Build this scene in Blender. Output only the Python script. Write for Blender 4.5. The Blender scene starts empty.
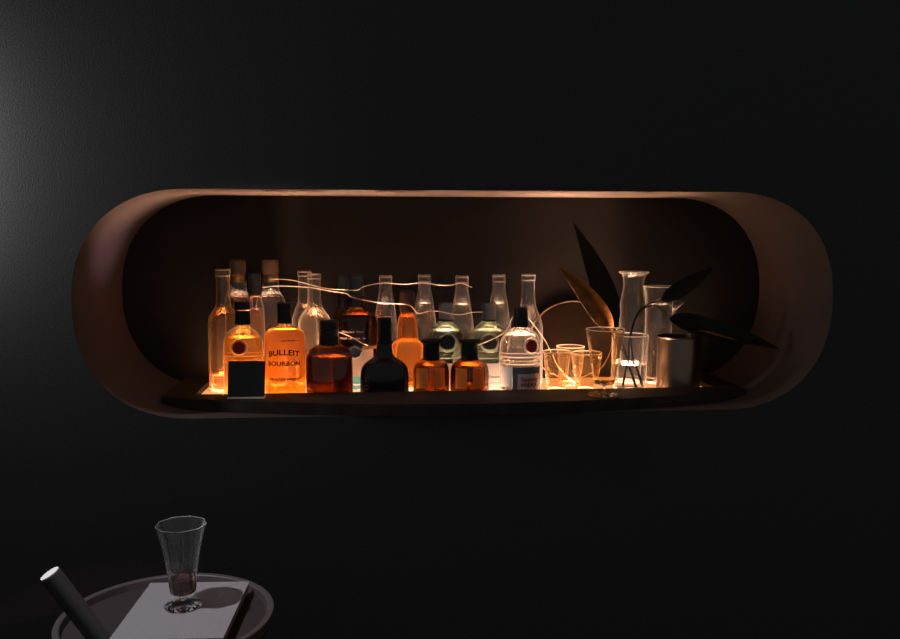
import bpy, bmesh, math, random
from mathutils import Vector, Matrix
random.seed(7)
PI = math.pi
SC = bpy.context.scene
COL = SC.collection

# ------------------------------------------------------------------ camera
F = 875.0
CAM = Vector((0.0, -2.0, 1.40))
YAW, PIT, ROL = math.radians(5.2), math.radians(5.85), math.radians(-0.12)
cam_d = bpy.data.cameras.new('camera')
cam_d.sensor_width = 36.0
cam_d.lens = 36.0 * F / 900.0
cam_d.clip_start = 0.05
cam = bpy.data.objects.new('camera', cam_d)
COL.objects.link(cam)
cam.location = CAM
cam.rotation_euler = (PI / 2 - PIT, ROL, -YAW)
SC.camera = cam
RM = cam.rotation_euler.to_matrix()


def ray(x, y):
    return RM @ Vector(((x - 450.0) / F, -(y - 319.5) / F, -1.0))


def at(x, y, Y):                     # point of the place seen at pixel x,y that stands Y behind the wall face
    d = ray(x, y)
    return CAM + d * ((Y - CAM.y) / d.y)


def atz(x, y, z):                    # the same on a level surface of height z
    d = ray(x, y)
    return CAM + d * ((z - CAM.z) / d.z)


# ------------------------------------------------------------------ materials
def mat(name, col, rough=0.5, metal=0.0, trans=0.0, ior=1.45, emit=None, es=0.0, spec=0.5, noise=None, bump=0.0, coat=0.0, nscale=40.0):
    m = bpy.data.materials.new(name)
    m.use_nodes = True
    nt = m.node_tree
    b = nt.nodes['Principled BSDF']
    b.inputs['Base Color'].default_value = (*col, 1)
    b.inputs['Roughness'].default_value = rough
    b.inputs['Metallic'].default_value = metal
    b.inputs['Transmission Weight'].default_value = trans
    b.inputs['IOR'].default_value = ior
    b.inputs['Specular IOR Level'].default_value = spec
    b.inputs['Coat Weight'].default_value = coat
    if emit:
        b.inputs['Emission Color'].default_value = (*emit, 1)
        b.inputs['Emission Strength'].default_value = es
    if noise or bump:
        tc = nt.nodes.new('ShaderNodeTexCoord')
        nz = nt.nodes.new('ShaderNodeTexNoise')
        nz.inputs['Scale'].default_value = nscale
        nz.inputs['Detail'].default_value = 6
        nt.links.new(tc.outputs['Object'], nz.inputs['Vector'])
        if noise:
            r = nt.nodes.new('ShaderNodeValToRGB')
            r.color_ramp.elements[0].position = 0.3
            r.color_ramp.elements[1].position = 0.7
            r.color_ramp.elements[0].color = (*[c * (1 - noise) for c in col], 1)
            r.color_ramp.elements[1].color = (*[min(1, c * (1 + noise)) for c in col], 1)
            nt.links.new(nz.outputs['Fac'], r.inputs['Fac'])
            nt.links.new(r.outputs['Color'], b.inputs['Base Color'])
        if bump:
            bp = nt.nodes.new('ShaderNodeBump')
            bp.inputs['Strength'].default_value = bump
            bp.inputs['Distance'].default_value = 0.002
            nt.links.new(nz.outputs['Fac'], bp.inputs['Height'])
            nt.links.new(bp.outputs['Normal'], b.inputs['Normal'])
    return m


def glass(name, col, rough=0.0, ior=1.47, haze=0.0, hcol=None, edge=0.0, power=3.2):
    """clear glass or drink; haze is the share of light that its faint cloudiness scatters through"""
    m = mat(name, col, rough, 0, 1.0, ior)
    if haze:
        nt = m.node_tree
        b = nt.nodes['Principled BSDF']
        tr = nt.nodes.new('ShaderNodeBsdfTranslucent')
        tr.inputs['Color'].default_value = (*(hcol or col), 1)
        mx = nt.nodes.new('ShaderNodeMixShader')
        mx.inputs['Fac'].default_value = haze
        if edge:                                  # bright outline painted in by view angle, standing in for edge-lit glass
            lw = nt.nodes.new('ShaderNodeLayerWeight')
            lw.inputs['Blend'].default_value = 0.5
            pw = nt.nodes.new('ShaderNodeMath'); pw.operation = 'POWER'; pw.inputs[1].default_value = power
            ma = nt.nodes.new('ShaderNodeMath'); ma.operation = 'MULTIPLY_ADD'; ma.use_clamp = True
            ma.inputs[1].default_value = edge; ma.inputs[2].default_value = haze
            nt.links.new(lw.outputs['Facing'], pw.inputs[0])
            nt.links.new(pw.outputs[0], ma.inputs[0])
            nt.links.new(ma.outputs[0], mx.inputs['Fac'])
        nt.links.new(b.outputs['BSDF'], mx.inputs[1])
        df = nt.nodes.new('ShaderNodeBsdfDiffuse')
        df.inputs['Color'].default_value = (*(hcol or col), 1)
        m2 = nt.nodes.new('ShaderNodeMixShader')
        m2.inputs['Fac'].default_value = 0.4
        nt.links.new(tr.outputs['BSDF'], m2.inputs[1])
        nt.links.new(df.outputs['BSDF'], m2.inputs[2])
        nt.links.new(m2.outputs['Shader'], mx.inputs[2])
        nt.links.new(mx.outputs['Shader'], nt.nodes['Material Output'].inputs['Surface'])
    return m


def paper(name, col, through=0.16):
    """thin paper that lets some light through"""
    m = glass(name, col, 0.5, haze=1.0)
    nt = m.node_tree
    for nd in nt.nodes:
        if nd.type == 'MIX_SHADER' and nd.inputs['Fac'].default_value != 1.0:
            nd.inputs['Fac'].default_value = 1 - through
    return m


M = {}
M['wall'] = mat('charcoal_plaster', (0.032, 0.032, 0.0322), 0.85, spec=0.2, noise=0.38, bump=0.5, nscale=320)
M['lining'] = mat('umber_plaster', (0.068, 0.048, 0.041), 0.8, spec=0.2, noise=0.10, bump=0.4, nscale=260)  # wall paint made lighter and browner to carry the warm shelf light
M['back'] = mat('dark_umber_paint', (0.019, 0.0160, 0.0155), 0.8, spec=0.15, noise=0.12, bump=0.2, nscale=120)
M['floor'] = mat('dark_floor', (0.03, 0.028, 0.027), 0.6, noise=0.3, nscale=12)
M['shelf'] = mat('stained_board', (0.026, 0.019, 0.016), 0.7, spec=0.12, noise=0.25, nscale=25)
M['panel'] = mat('light_panel', (0.3, 0.24, 0.2), 0.6, emit=(1.0, 0.40, 0.13), es=0.7)
M['clear'] = glass('clear_glass', (0.97, 0.95, 0.93), haze=0.004, edge=0.9, hcol=(0.95, 0.9, 0.88))
M['tonic'] = glass('tonic_glass', (0.97, 0.95, 0.93), haze=0.006, edge=1.0, hcol=(1.0, 0.93, 0.90), power=3.0)
M['spring'] = glass('spring_water', (0.98, 0.95, 0.94), ior=1.34, haze=0.008, hcol=(1.0, 0.80, 0.74))
M['thin'] = glass('thin_clear_glass', (0.99, 0.98, 0.97), haze=0.004, edge=0.9, hcol=(0.95, 0.9, 0.88))
M['warm'] = glass('warm_tinted_glass', (0.93, 0.83, 0.72), haze=0.012, edge=0.9)
M['honey'] = glass('honey_tinted_glass', (0.95, 0.74, 0.48), haze=0.012, edge=0.9)
M['green'] = glass('green_glass', (0.52, 0.58, 0.51), haze=0.001, edge=0.25)
M['brown'] = glass('brown_glass', (0.46, 0.27, 0.105), haze=0.004, edge=0.15)
M['dbrown'] = glass('dark_brown_glass', (0.30, 0.16, 0.065))
M['black_glass'] = mat('near_black_glass', (0.012, 0.009, 0.010), 0.12, spec=0.4)
M['gold'] = glass('gold_tinted_glass', (0.95, 0.80, 0.60), haze=0.008, edge=0.5, hcol=(1.0, 0.75, 0.5))  # clear glass; the gold tint puts the warm light into its colour
M['flute'] = glass('fluted_clear_glass', (0.98, 0.98, 0.98), haze=0.001, edge=0.3)
M['plain'] = glass('plain_glass', (0.98, 0.98, 0.98))
M['frost'] = glass('pressed_glass_lip', (1.0, 0.96, 0.94), haze=0.5, hcol=(1.0, 0.94, 0.90))  # hazed so that lips and rims show as bright lines
M['frostgreen'] = glass('pressed_green_lip', (0.75, 0.85, 0.75), haze=0.22, hcol=(0.55, 0.58, 0.54))
M['frostamber'] = glass('pressed_amber_lip', (1.0, 0.80, 0.5), haze=0.45, hcol=(1.0, 0.75, 0.42))
M['water'] = glass('clear_spirit', (0.98, 0.96, 0.95), ior=1.34)
M['whiskey'] = glass('amber_spirit', (1.0, 0.55, 0.10), ior=1.35, haze=0.2, hcol=(1.0, 0.52, 0.12))
M['bourbon'] = glass('orange_spirit', (1.0, 0.45, 0.06), ior=1.35, haze=0.35, hcol=(1.0, 0.40, 0.05))
M['pink'] = glass('rose_spirit', (0.95, 0.55, 0.34), ior=1.35, haze=0.15)
M['rye'] = glass('rye_spirit', (1.0, 0.50, 0.10), ior=1.35, haze=0.10, hcol=(0.8, 0.36, 0.06))
M['cola'] = glass('brown_spirit', (0.52, 0.27, 0.09), ior=1.35, haze=0.05)
M['port'] = glass('dark_dregs', (0.25, 0.10, 0.08), ior=1.35)
M['blackcap'] = mat('black_cap', (0.008, 0.008, 0.009), 0.35, spec=0.25)
M['blackrub'] = mat('black_rubber', (0.010, 0.010, 0.011), 0.6, spec=0.2)
M['graycap'] = mat('pewter_cap', (0.20, 0.20, 0.20), 0.35, metal=0.8)
M['tealcap'] = mat('petrol_foil', (0.016, 0.030, 0.034), 0.35)
M['cork'] = glass('smoked_stopper', (0.62, 0.42, 0.28), 0.05, haze=0.22, edge=0.6, hcol=(0.75, 0.45, 0.28))
M['bandgold'] = mat('gold_band', (0.55, 0.33, 0.12), 0.3, metal=1)
M['redseal'] = mat('red_wax', (0.26, 0.016, 0.024), 0.45, spec=0.3)
M['darkseal'] = mat('dark_wax', (0.014, 0.010, 0.012), 0.4)
M['blueseal'] = mat('slate_blue_wax', (0.014, 0.022, 0.030), 0.6, spec=0.15)
M['white'] = paper('paper_white', (0.32, 0.305, 0.32))
M['tab'] = mat('white_tab', (0.80, 0.76, 0.78), 0.7)
M['panelpaper'] = mat('faded_rose_paper', (0.50, 0.36, 0.31), 0.7)
M['browncap'] = mat('brown_foil', (0.05, 0.020, 0.012), 0.35)
M['pinkpaper'] = paper('blush_paper', (0.17, 0.12, 0.105))
M['teal'] = paper('teal_paper', (0.05, 0.14, 0.145))
M['ink'] = mat('dark_ink', (0.012, 0.010, 0.012), 0.6)
M['orangeink'] = mat('brown_ink', (0.012, 0.004, 0.002), 0.8, spec=0.05)
M['whiteink'] = mat('white_ink', (0.80, 0.76, 0.72), 0.6)
M['redink'] = mat('red_ink', (0.28, 0.015, 0.035), 0.6)
M['greylabel'] = mat('grey_label', (0.09, 0.08, 0.08), 0.6)
M['amberlabel'] = paper('kraft_label', (0.85, 0.40, 0.10), 0.6)  # patches standing in for orange light seen through the amber bottles
M['card'] = mat('black_card', (0.010, 0.011, 0.012), 0.6)
M['acrylic'] = mat('acrylic_edge', (0.70, 0.66, 0.62), 0.25)
M['wire'] = mat('silver_wire', (0.80, 0.69, 0.60), 0.5, metal=1)
M['wood'] = mat('tray_wood', (0.010, 0.0052, 0.0025), 0.8, spec=0.05, noise=0.3, nscale=18)
M['woodedge'] = mat('tray_edge', (0.40, 0.24, 0.12), 0.4)
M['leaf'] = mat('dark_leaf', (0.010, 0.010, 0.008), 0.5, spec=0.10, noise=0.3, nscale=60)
M['bronzeleaf'] = mat('bronze_leaf', (0.24, 0.088, 0.018), 0.4, spec=0.15, noise=0.4, nscale=60)  # orange copy of the leaf colour, standing in for light from the shelf
M['stem'] = mat('dark_stem', (0.014, 0.010, 0.007), 0.6, spec=0.1)
M['steel'] = mat('brushed_metal', (0.22, 0.16, 0.12), 0.28, metal=1, bump=0.1, nscale=200)
M['table'] = mat('table_lacquer', (0.015, 0.0115, 0.0125), 0.5, spec=0.25, noise=0.1, nscale=60)
M['rim'] = mat('table_rim', (0.030, 0.025, 0.026), 0.5, spec=0.25)
M['book'] = mat('book_cover', (0.095, 0.090, 0.095), 0.75, noise=0.06, bump=0.3, nscale=300)
M['pages'] = mat('book_pages', (0.14, 0.13, 0.13), 0.8)
M['tube'] = mat('dark_tube', (0.030, 0.027, 0.028), 0.5)
M['tubeend'] = mat('pale_tube_end', (0.42, 0.41, 0.40), 0.6)


# ------------------------------------------------------------------ objects
def link(name, bm, m, parent=None, smooth=True, loc=None, angle=35):
    me = bpy.data.meshes.new(name)
    bmesh.ops.recalc_face_normals(bm, faces=bm.faces)
    bm.to_mesh(me)
    bm.free()
    o = bpy.data.objects.new(name, me)
    COL.objects.link(o)
    if m is not None:
        me.materials.append(m)
    if smooth:
        me.polygons.foreach_set('use_smooth', [True] * len(me.polygons))
        me.set_sharp_from_angle(angle=math.radians(angle))
    if parent is not None:
        o.parent = parent
    if loc is not None:
        o.location = loc
    return o


def tag(o, label, cat, group=None):
    o['label'] = label
    o['category'] = cat
    if group:
        o['group'] = group
    return o


def thing(name, label, cat, loc, group=None):
    o = bpy.data.objects.new(name, None)
    o.empty_display_size = 0.02
    COL.objects.link(o)
    o.location = loc
    return tag(o, label, cat, group)


def struct(name, bm, m, parent=None, smooth=False):
    o = link(name, bm, m, parent, smooth)
    o['kind'] = 'structure'
    return o


def lathe(prof, n=56, sy=1.0, closed=False, flute=None, super_n=2.0):
    """prof: list of (r, z). closed joins last to first. r==0 ends collapse to a pole. super_n>2 squares the plan."""
    bm = bmesh.new()
    rings = []
    full = []
    for i, p in enumerate(prof):                  # hold the shading of long straight runs flat right up to their ends
        full.append(p)
        if i + 1 < len(prof):
            q = prof[i + 1]
            d = math.hypot(q[0] - p[0], q[1] - p[1])
            if d > 0.006:
                for t in (0.0012 / d, 1 - 0.0012 / d):
                    full.append((p[0] + (q[0] - p[0]) * t, p[1] + (q[1] - p[1]) * t))
    prof = full
    for r, z in prof:
        if r < 1e-6:
            rings.append([bm.verts.new((0, 0, z))])
        else:
            ring = []
            for k in range(n):
                a = 2 * PI * k / n
                c, s = math.cos(a), math.sin(a)
                q = 1.0
                if super_n != 2.0:
                    q = (abs(c) ** super_n + abs(s) ** super_n) ** (-1 / super_n)
                rr = r * q
                if flute:
                    rr *= 1 + flute[1] * math.cos(flute[0] * a)
                ring.append(bm.verts.new((rr * c, rr * s * sy, z)))
            rings.append(ring)
    m = len(rings)
    for i in range(m if closed else m - 1):
        A, B = rings[i], rings[(i + 1) % m]
        if len(A) == 1 and len(B) == 1:
            continue
        for k in range(n):
            k2 = (k + 1) % n
            if len(A) == 1:
                bm.faces.new((A[0], B[k2], B[k]))
            elif len(B) == 1:
                bm.faces.new((A[k], A[k2], B[0]))
            else:
                bm.faces.new((A[k], A[k2], B[k2], B[k]))
    return bm


def smooth_prof(p, it=2):
    for _ in range(it):
        q = [p[0]]
        for (r0, z0), (r1, z1) in zip(p, p[1:]):
            q.append((r0 * .75 + r1 * .25, z0 * .75 + z1 * .25))
            q.append((r0 * .25 + r1 * .75, z0 * .25 + z1 * .75))
        q.append(p[-1])
        p = q
    return p


def radius_at(prof, z):
    """prof runs from the base up"""
    for (r0, z0), (r1, z1) in zip(prof, prof[1:]):
        if z0 <= z <= z1 and z1 > z0:
            return r0 + (r1 - r0) * (z - z0) / (z1 - z0)
    return prof[-1][0] if z > prof[-1][1] else prof[0][0]


def box(bm, x0, x1, y0, y1, z0, z1, bev=0.0):
    r = bmesh.ops.create_cube(bm, size=1.0)
    for v in r['verts']:
        v.co = Vector(((x0 + x1) / 2 + v.co.x * (x1 - x0), (y0 + y1) / 2 + v.co.y * (y1 - y0), (z0 + z1) / 2 + v.co.z * (z1 - z0)))
    if bev:
        es = list({e for v in r['verts'] for e in v.link_edges})
        bmesh.ops.bevel(bm, geom=es, offset=bev, segments=3, affect='EDGES', profile=0.5)
    return bm


def catmull(pts, k=8):
    P = [Vector(p) for p in pts]
    P = [2 * P[0] - P[1]] + P + [2 * P[-1] - P[-2]]
    out = []
    for i in range(1, len(P) - 2):
        for j in range(k):
            t = j / k
            a, b, c, d = P[i - 1:i + 3]
            out.append(0.5 * ((2 * b) + (c - a) * t + (2 * a - 5 * b + 4 * c - d) * t * t + (3 * b - a - 3 * c + d) * t ** 3))
    out.append(P[-2])
    return out


def tube(bm, pts, r, n=8, r1=None):
    pts = [Vector(p) for p in pts]
    rings = []
    up = Vector((0.13, 0.21, 0.97)).normalized()
    m = len(pts)
    for i, p in enumerate(pts):
        t = (pts[min(i + 1, m - 1)] - pts[max(i - 1, 0)]).normalized()
        u = t.cross(up)
        if u.length < 1e-3:
            u = t.cross(Vector((1, 0, 0)))
        u.normalize()
        v = t.cross(u).normalized()
        rr = r if r1 is None else r + (r1 - r) * i / (m - 1)
        rings.append([bm.verts.new(p + (u * math.cos(2 * PI * k / n) + v * math.sin(2 * PI * k / n)) * rr) for k in range(n)])
    for A, B in zip(rings, rings[1:]):
        for k in range(n):
            bm.faces.new((A[k], A[(k + 1) % n], B[(k + 1) % n], B[k]))
    bm.faces.new(rings[0][::-1])
    bm.faces.new(rings[-1])
    return bm


SUP = {}


def front_y(R, sy, a, e):
    """how far forward the front of a bottle stands at angle a; e > 2 for squared plans"""
    return -R * sy * max(0.0, 1 - abs(math.sin(a)) ** e) ** (1 / e)


def patch(R, sy, z0, z1, a0, a1, n=20, th=0.0004, e=2.0):
    """a thin label wrapped round the front of a bottle; angles from straight ahead, + to the right"""
    bm = bmesh.new()
    rows = []
    for rr in (R, R + th):
        row = []
        for k in range(n + 1):
            a = a0 + (a1 - a0) * k / n
            row.append([bm.verts.new((rr * math.sin(a), front_y(rr, sy, a, e), z)) for z in (z0, z1)])
        rows.append(row)
    a, b = rows
    for k in range(n):
        bm.faces.new((b[k][0], b[k + 1][0], b[k + 1][1], b[k][1]))
        bm.faces.new((a[k][0], a[k][1], a[k + 1][1], a[k + 1][0]))
        bm.faces.new((a[k][0], a[k + 1][0], b[k + 1][0], b[k][0]))
        bm.faces.new((a[k][1], b[k][1], b[k + 1][1], a[k + 1][1]))
    for k in (0, n):
        bm.faces.new((a[k][0], b[k][0], b[k][1], a[k][1]))
    return bm


def lettering(text, size, R, sy, z, m, parent, name='lettering', ang=0.0, arch=0.0, width=None, shear=0.0, e=2.0, bold=0.022):
    """printed letters wrapped round the front of a bottle of radius R"""
    cu = bpy.data.curves.new('letters', 'FONT')
    cu.body = text
    cu.size = size
    cu.align_x = 'CENTER'
    cu.shear = shear
    cu.resolution_u = 2
    cu.extrude = 0.0002
    cu.offset = size * bold
    tmp = bpy.data.objects.new('letters', cu)
    COL.objects.link(tmp)
    dg = bpy.context.evaluated_depsgraph_get()
    dg.update()
    me = bpy.data.meshes.new_from_object(tmp.evaluated_get(dg))
    bpy.data.objects.remove(tmp)
    xs = [v.co.x for v in me.vertices] or [0]
    w = max(xs) - min(xs)
    k = 1.0 if width is None or w == 0 else width / w
    hw = max(1e-6, w * k / 2)
    for v in me.vertices:
        x, y, d = v.co.x * k, v.co.y, v.co.z
        a = ang + x / R
        rr = R + 0.0010 + d
        v.co = Vector((rr * math.sin(a), front_y(rr, sy, a, e), z + y + arch * (1 - (x / hw) ** 2)))
    me.materials.append(m)
    o = bpy.data.objects.new(name, me)
    COL.objects.link(o)
    o.parent = parent
    return o


# ------------------------------------------------------------------ the room
NX0, NX1, NZ0, NZ1, ND = -0.660, 1.104, 0.972, 1.4895, 0.40
WX0, WX1, WZ1 = -3.2, 3.6, 2.9


def stadium(n=20, e=2.25):
    r = (NZ1 - NZ0) / 2
    cz = (NZ0 + NZ1) / 2
    pts = []
    for (cx, a0) in ((NX1 - r, -PI / 2), (NX0 + r, PI / 2)):
        for k in range(2 * n + 1):
            a = a0 + PI * k / (2 * n)
            c, s = math.cos(a), math.sin(a)
            q = (abs(c) ** e + abs(s) ** e) ** (-1 / e)
            pts.append((cx + r * q * c, cz + r * q * s))
    return pts


ST = stadium()
bm = bmesh.new()
# wall face round the opening, rolled over a small radius into the recess
outer = []
inner = [bm.verts.new((x, 0, z)) for x, z in ST]
n = len(ST)
cxm, czm = (NX0 + NX1) / 2, (NZ0 + NZ1) / 2
for x, z in ST:
    dx, dz = x - cxm, z - czm
    t = min(((WX1 if dx > 0 else WX0) - cxm) / dx if abs(dx) > 1e-6 else 1e9, ((WZ1 if dz > 0 else 0.0) - czm) / dz if abs(dz) > 1e-6 else 1e9)
    outer.append((cxm + dx * t, czm + dz * t))
ov = [bm.verts.new((x, 0, z)) for x, z in outer]
for k in range(n):
    k2 = (k + 1) % n
    bm.faces.new((inner[k], inner[k2], ov[k2], ov[k]))
for cx_, cz_ in ((WX1, 0.0), (WX1, WZ1), (WX0, WZ1), (WX0, 0.0)):       # corner fillers
    for k in range(n):
        a, b = outer[k], outer[(k + 1) % n]
        if abs(a[0] - b[0]) > 1e-6 and abs(a[1] - b[1]) > 1e-6:
            ca = (cx_ in (a[0], b[0]) or min(abs(a[0] - cx_), abs(b[0] - cx_)) < 1e-5)
            cb = min(abs(a[1] - cz_), abs(b[1] - cz_)) < 1e-5
            if ca and cb:
                bm.faces.new((ov[k], ov[(k + 1) % n], bm.verts.new((cx_, 0, cz_))))
wall = struct('wall_back', bm, M['wall'])

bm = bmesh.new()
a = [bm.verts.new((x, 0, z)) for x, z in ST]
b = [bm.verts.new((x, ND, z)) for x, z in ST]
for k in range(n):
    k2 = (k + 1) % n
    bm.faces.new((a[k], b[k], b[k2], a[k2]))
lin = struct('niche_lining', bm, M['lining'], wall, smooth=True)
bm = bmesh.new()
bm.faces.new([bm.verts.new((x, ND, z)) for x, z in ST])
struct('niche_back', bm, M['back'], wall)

bm = bmesh.new()
box(bm, WX0, WX1, -4.0, 0.0, -0.05, 0.0)
struct('floor', bm, M['floor'])

# ------------------------------------------------------------------ the shelf with its light well
SZ = 1.000                    # shelf top
PZ = 0.9865                   # top of the lit panel in the well
LX0, LX1, LY0, LY1 = -0.427, 0.877, 0.150, 0.392
shelf = thing('bar_shelf', 'long dark stained shelf with a bowed front edge along the bottom of the wall niche', 'shelf', (0.22, 0.2, NZ0))
off = Vector((0.22, 0.2, NZ0))


def sh(x, y, z):
    return Vector((x, y, z)) - off


def front(x):
    t = (x - 0.235) / 0.75
    return -0.020 + 0.145 * t * t


bm = bmesh.new()
xs = [-0.50, LX0] + [LX0 + (LX1 - LX0) * k / 24 for k in range(1, 24)] + [LX1, 0.945]
ys = lambda x: [front(x) + 0.0, LY0, LY1, 0.399]
grid_t = [[bm.verts.new(sh(x, y, SZ)) for y in ys(x)] for x in xs]
grid_b = [[bm.verts.new(sh(x, y, NZ0 + 0.0005)) for y in ys(x)] for x in xs]
nx = len(xs)
for i in range(nx - 1):
    for j in range(3):
        hole = (1 <= i < nx - 2) and j == 1
        if not hole:
            bm.faces.new((grid_t[i][j], grid_t[i + 1][j], grid_t[i + 1][j + 1], grid_t[i][j + 1]))
            bm.faces.new((grid_b[i][j], grid_b[i][j + 1], grid_b[i + 1][j + 1], grid_b[i + 1][j]))
        else:
            if True:
                pass
    bm.faces.new((grid_t[i][0], grid_b[i][0], grid_b[i + 1][0], grid_t[i + 1][0]))
    bm.faces.new((grid_t[i][3], grid_t[i + 1][3], grid_b[i + 1][3], grid_b[i][3]))
    if 1 <= i < nx - 2:
        for j in (1, 2):
            bm.faces.new((grid_t[i][j], grid_t[i + 1][j], grid_b[i + 1][j], grid_b[i][j]))
for i in (0, nx - 1):
    for j in range(3):
        bm.faces.new((grid_t[i][j], grid_t[i][j + 1], grid_b[i][j + 1], grid_b[i][j]))
for i in (1, nx - 2):
    bm.faces.new((grid_t[i][1], grid_t[i][2], grid_b[i][2], grid_b[i][1]))
link('board', bm, M['shelf'], shelf, smooth=False)
bm = bmesh.new()
box(bm, LX0 + 0.0005 - off.x, LX1 - 0.0005 - off.x, LY0 + 0.0005 - off.y, LY1 - 0.0005 - off.y, NZ0 + 0.001 - off.z, PZ - off.z)
o = link('light_panel', bm, M['panel'], shelf, smooth=False)
o['label'] = 'glowing warm white panel'


# ------------------------------------------------------------------ bottles
def mpp(cx, y, Y):
    return (at(cx + 10, y, Y) - at(cx - 10, y, Y)).length / 20.0


def place(cx, y, Y, z=None):
    p = at(cx, y, Y)
    return Vector((p.x, Y, (PZ if z is None else z) + 0.0004))


def real_profile(cx, Y, prof, zb=None):
    """prof: [(pixel row, pixel half width)] from the mouth down -> [(r, z)] from the base up, z above the base"""
    zb = PZ if zb is None else zb
    out = []
    for y, hw in prof:
        out.append((hw * mpp(cx, y, Y), max(0.006, at(cx, y, Y).z - zb)))
    out.append((out[-1][0], 0.004))
    out.append((out[-1][0] - 0.004, 0.0))
    return out[::-1]


def shell(prof, t=0.0025, tb=0.008):
    """closed glass wall: outside from the base centre up, over the lip, inside down to the inner base centre"""
    out = [(0.0, 0.0015), (prof[0][0] * 0.8, 0.0015)] + list(prof)
    top = prof[-1][1]
    ins = []
    for i, (r, z) in enumerate(prof):
        if z < tb:
            continue
        ins.append((max(0.002, r - t), z))
    if not ins or ins[0][1] > tb + 1e-5:
        ins = [(max(0.002, radius_at(prof, tb) - t), tb)] + ins
    ins[-1] = (ins[-1][0], top)
    out += [(ins[-1][0] + t * 0.5, top + 0.0008)]
    out += ins[::-1]
    out += [(ins[0][0] * 0.85, tb - 0.001), (0.0, tb)]
    return out, ins


def bottle(name, label, cat, cx, Y, prof, gm, liquid=None, sy=1.0, sup=2.0, group=None, it=2, t=0.0025, tb=0.008, rot=0.0, n=56):
    root = thing(name, label, cat, place(cx, (prof[0][0] + 388) / 2, Y), group)
    root.rotation_euler.z = rot
    P = real_profile(cx, Y, prof)
    P = smooth_prof(P, it)
    sp, ins = shell(P, t, tb)
    link('glass_body', lathe(sp, n, sy, super_n=sup), gm, root, angle=50)
    if liquid:
        lm, ly = liquid
        zl = at(cx, ly, Y).z - PZ
        e = 0.0004
        lp = [(0.0, tb - e), (ins[0][0] * 0.85, tb - e)]
        lp += [(r + e, z) for r, z in ins if tb <= z < zl]
        lp += [(radius_at(ins, zl) + e, zl), (0.0, zl)]
        link('liquid', lathe(lp, n, sy, super_n=sup), lm, root, angle=50)
    SUP[root.name] = sup
    return root, P


def cap(root, cx, Y, pts, m, name='cap', n=40, sy=1.0, it=0, bev=0.0010):
    """solid cap from [(pixel row, pixel half width)] top down"""
    p = [(hw * mpp(cx, y, Y), at(cx, y, Y).z - PZ) for y, hw in pts][::-1]
    q = [(0.0, p[0][1]), (p[0][0] - bev, p[0][1]), (p[0][0], p[0][1] + bev)] + p[1:-1] + \
        [(p[-1][0], p[-1][1] - bev), (p[-1][0] - bev, p[-1][1]), (0.0, p[-1][1])]
    return link(name, lathe(q, n, sy), m, root)


def seal(root, P, cx, Y, px, py, hw, m, sy=1.0, rim=None, name='wax_seal', sides=28):
    """a round seal pressed on the shoulder of a bottle"""
    z = at(cx, py, Y).z - PZ
    R = radius_at(P, z)
    k = mpp(cx, py, Y)
    a = math.asin(max(-0.9, min(0.9, (px - cx) * k / R)))
    # slope of the shoulder
    dr = radius_at(P, z + 0.004) - radius_at(P, z - 0.004)
    nrm = Vector((math.sin(a), -math.cos(a) / sy, -dr / 0.008)).normalized()
    c = Vector((R * math.sin(a), front_y(R, sy, a, SUP.get(root.name, 2.0)), z))
    r = hw * k
    q = Vector((0, 0, 1)).rotation_difference(nrm).to_matrix()
    bmx = lathe([(0, -0.003), (r, -0.003), (r, 0.002), (r * 0.9, 0.004), (r * 0.7, 0.0035), (r * 0.62, 0.0028), (0, 0.003)], sides)
    for v in bmx.verts:
        v.co = q @ v.co + c
    link(name, bmx, m, root)
    if rim:
        pts = [(r * 1.18 + 0.0028 * math.cos(2 * PI * j / 12), 0.0005 + 0.0028 * math.sin(2 * PI * j / 12)) for j in range(12)]
        bmx = lathe(pts, 36, closed=True)
        for v in bmx.verts:
            v.co = q @ v.co + c
        link('seal_ring', bmx, rim, root)  # glass boss, hazed for the bright halo round the seal


def wrap(root, P, cx, Y, y0, y1, px0, px1, m, sy=1.0, name='label', lab=None, lift=0.0006):
    za, zb = max(0.005, at(cx, y1, Y).z - PZ), at(cx, y0, Y).z - PZ
    R = max(radius_at(P, za), radius_at(P, zb), radius_at(P, (za + zb) / 2)) + lift
    k = mpp(cx, (y0 + y1) / 2, Y)
    a0 = math.asin(max(-0.98, min(0.98, (px0 - cx) * k / R)))
    a1 = math.asin(max(-0.98, min(0.98, (px1 - cx) * k / R)))
    o = link(name, patch(R, sy, za, zb, a0, a1, e=SUP.get(root.name, 2.0)), m, root)
    if lab:
        o['label'] = lab
    return o, R


def marks(root, P, cx, Y, rows, m, sy=1.0, name='handwriting', lift=0.0008):
    """small unreadable pen strokes: rows of (pixel row, first px, last px, stroke height px, gaps)"""
    rnd = random.Random(int(cx * 10))
    e = SUP.get(root.name, 2.0)
    bm = bmesh.new()
    for y, x0, x1, h, gaps in rows:
        k = mpp(cx, y, Y)
        z = at(cx, y, Y).z - PZ
        R = radius_at(P, z) + lift
        x = x0
        while x < x1:
            if not any(a <= x <= b for a, b in gaps):
                hh = h * (0.6 + 0.6 * rnd.random())
                y0 = (rnd.random() - 0.5) * 0.5
                for xa, xb, za, zb in ((x, x + 0.55, y0, y0 + hh), (x + 0.5, x + 1.1, y0 + hh * 0.35, y0 + hh * 0.65)):
                    a0, a1 = (math.asin((q - cx) * k / R) for q in (xa, xb))
                    q = [bm.verts.new((R * math.sin(a), front_y(R, sy, a, e), z + zz * k)) for a, zz in ((a0, za), (a1, za), (a1, zb), (a0, zb))]
                    bm.faces.new(q)
            x += 1.25
    bmesh.ops.solidify(bm, geom=bm.faces[:], thickness=0.0002)
    return link(name, bm, m, root, smooth=False)


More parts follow.
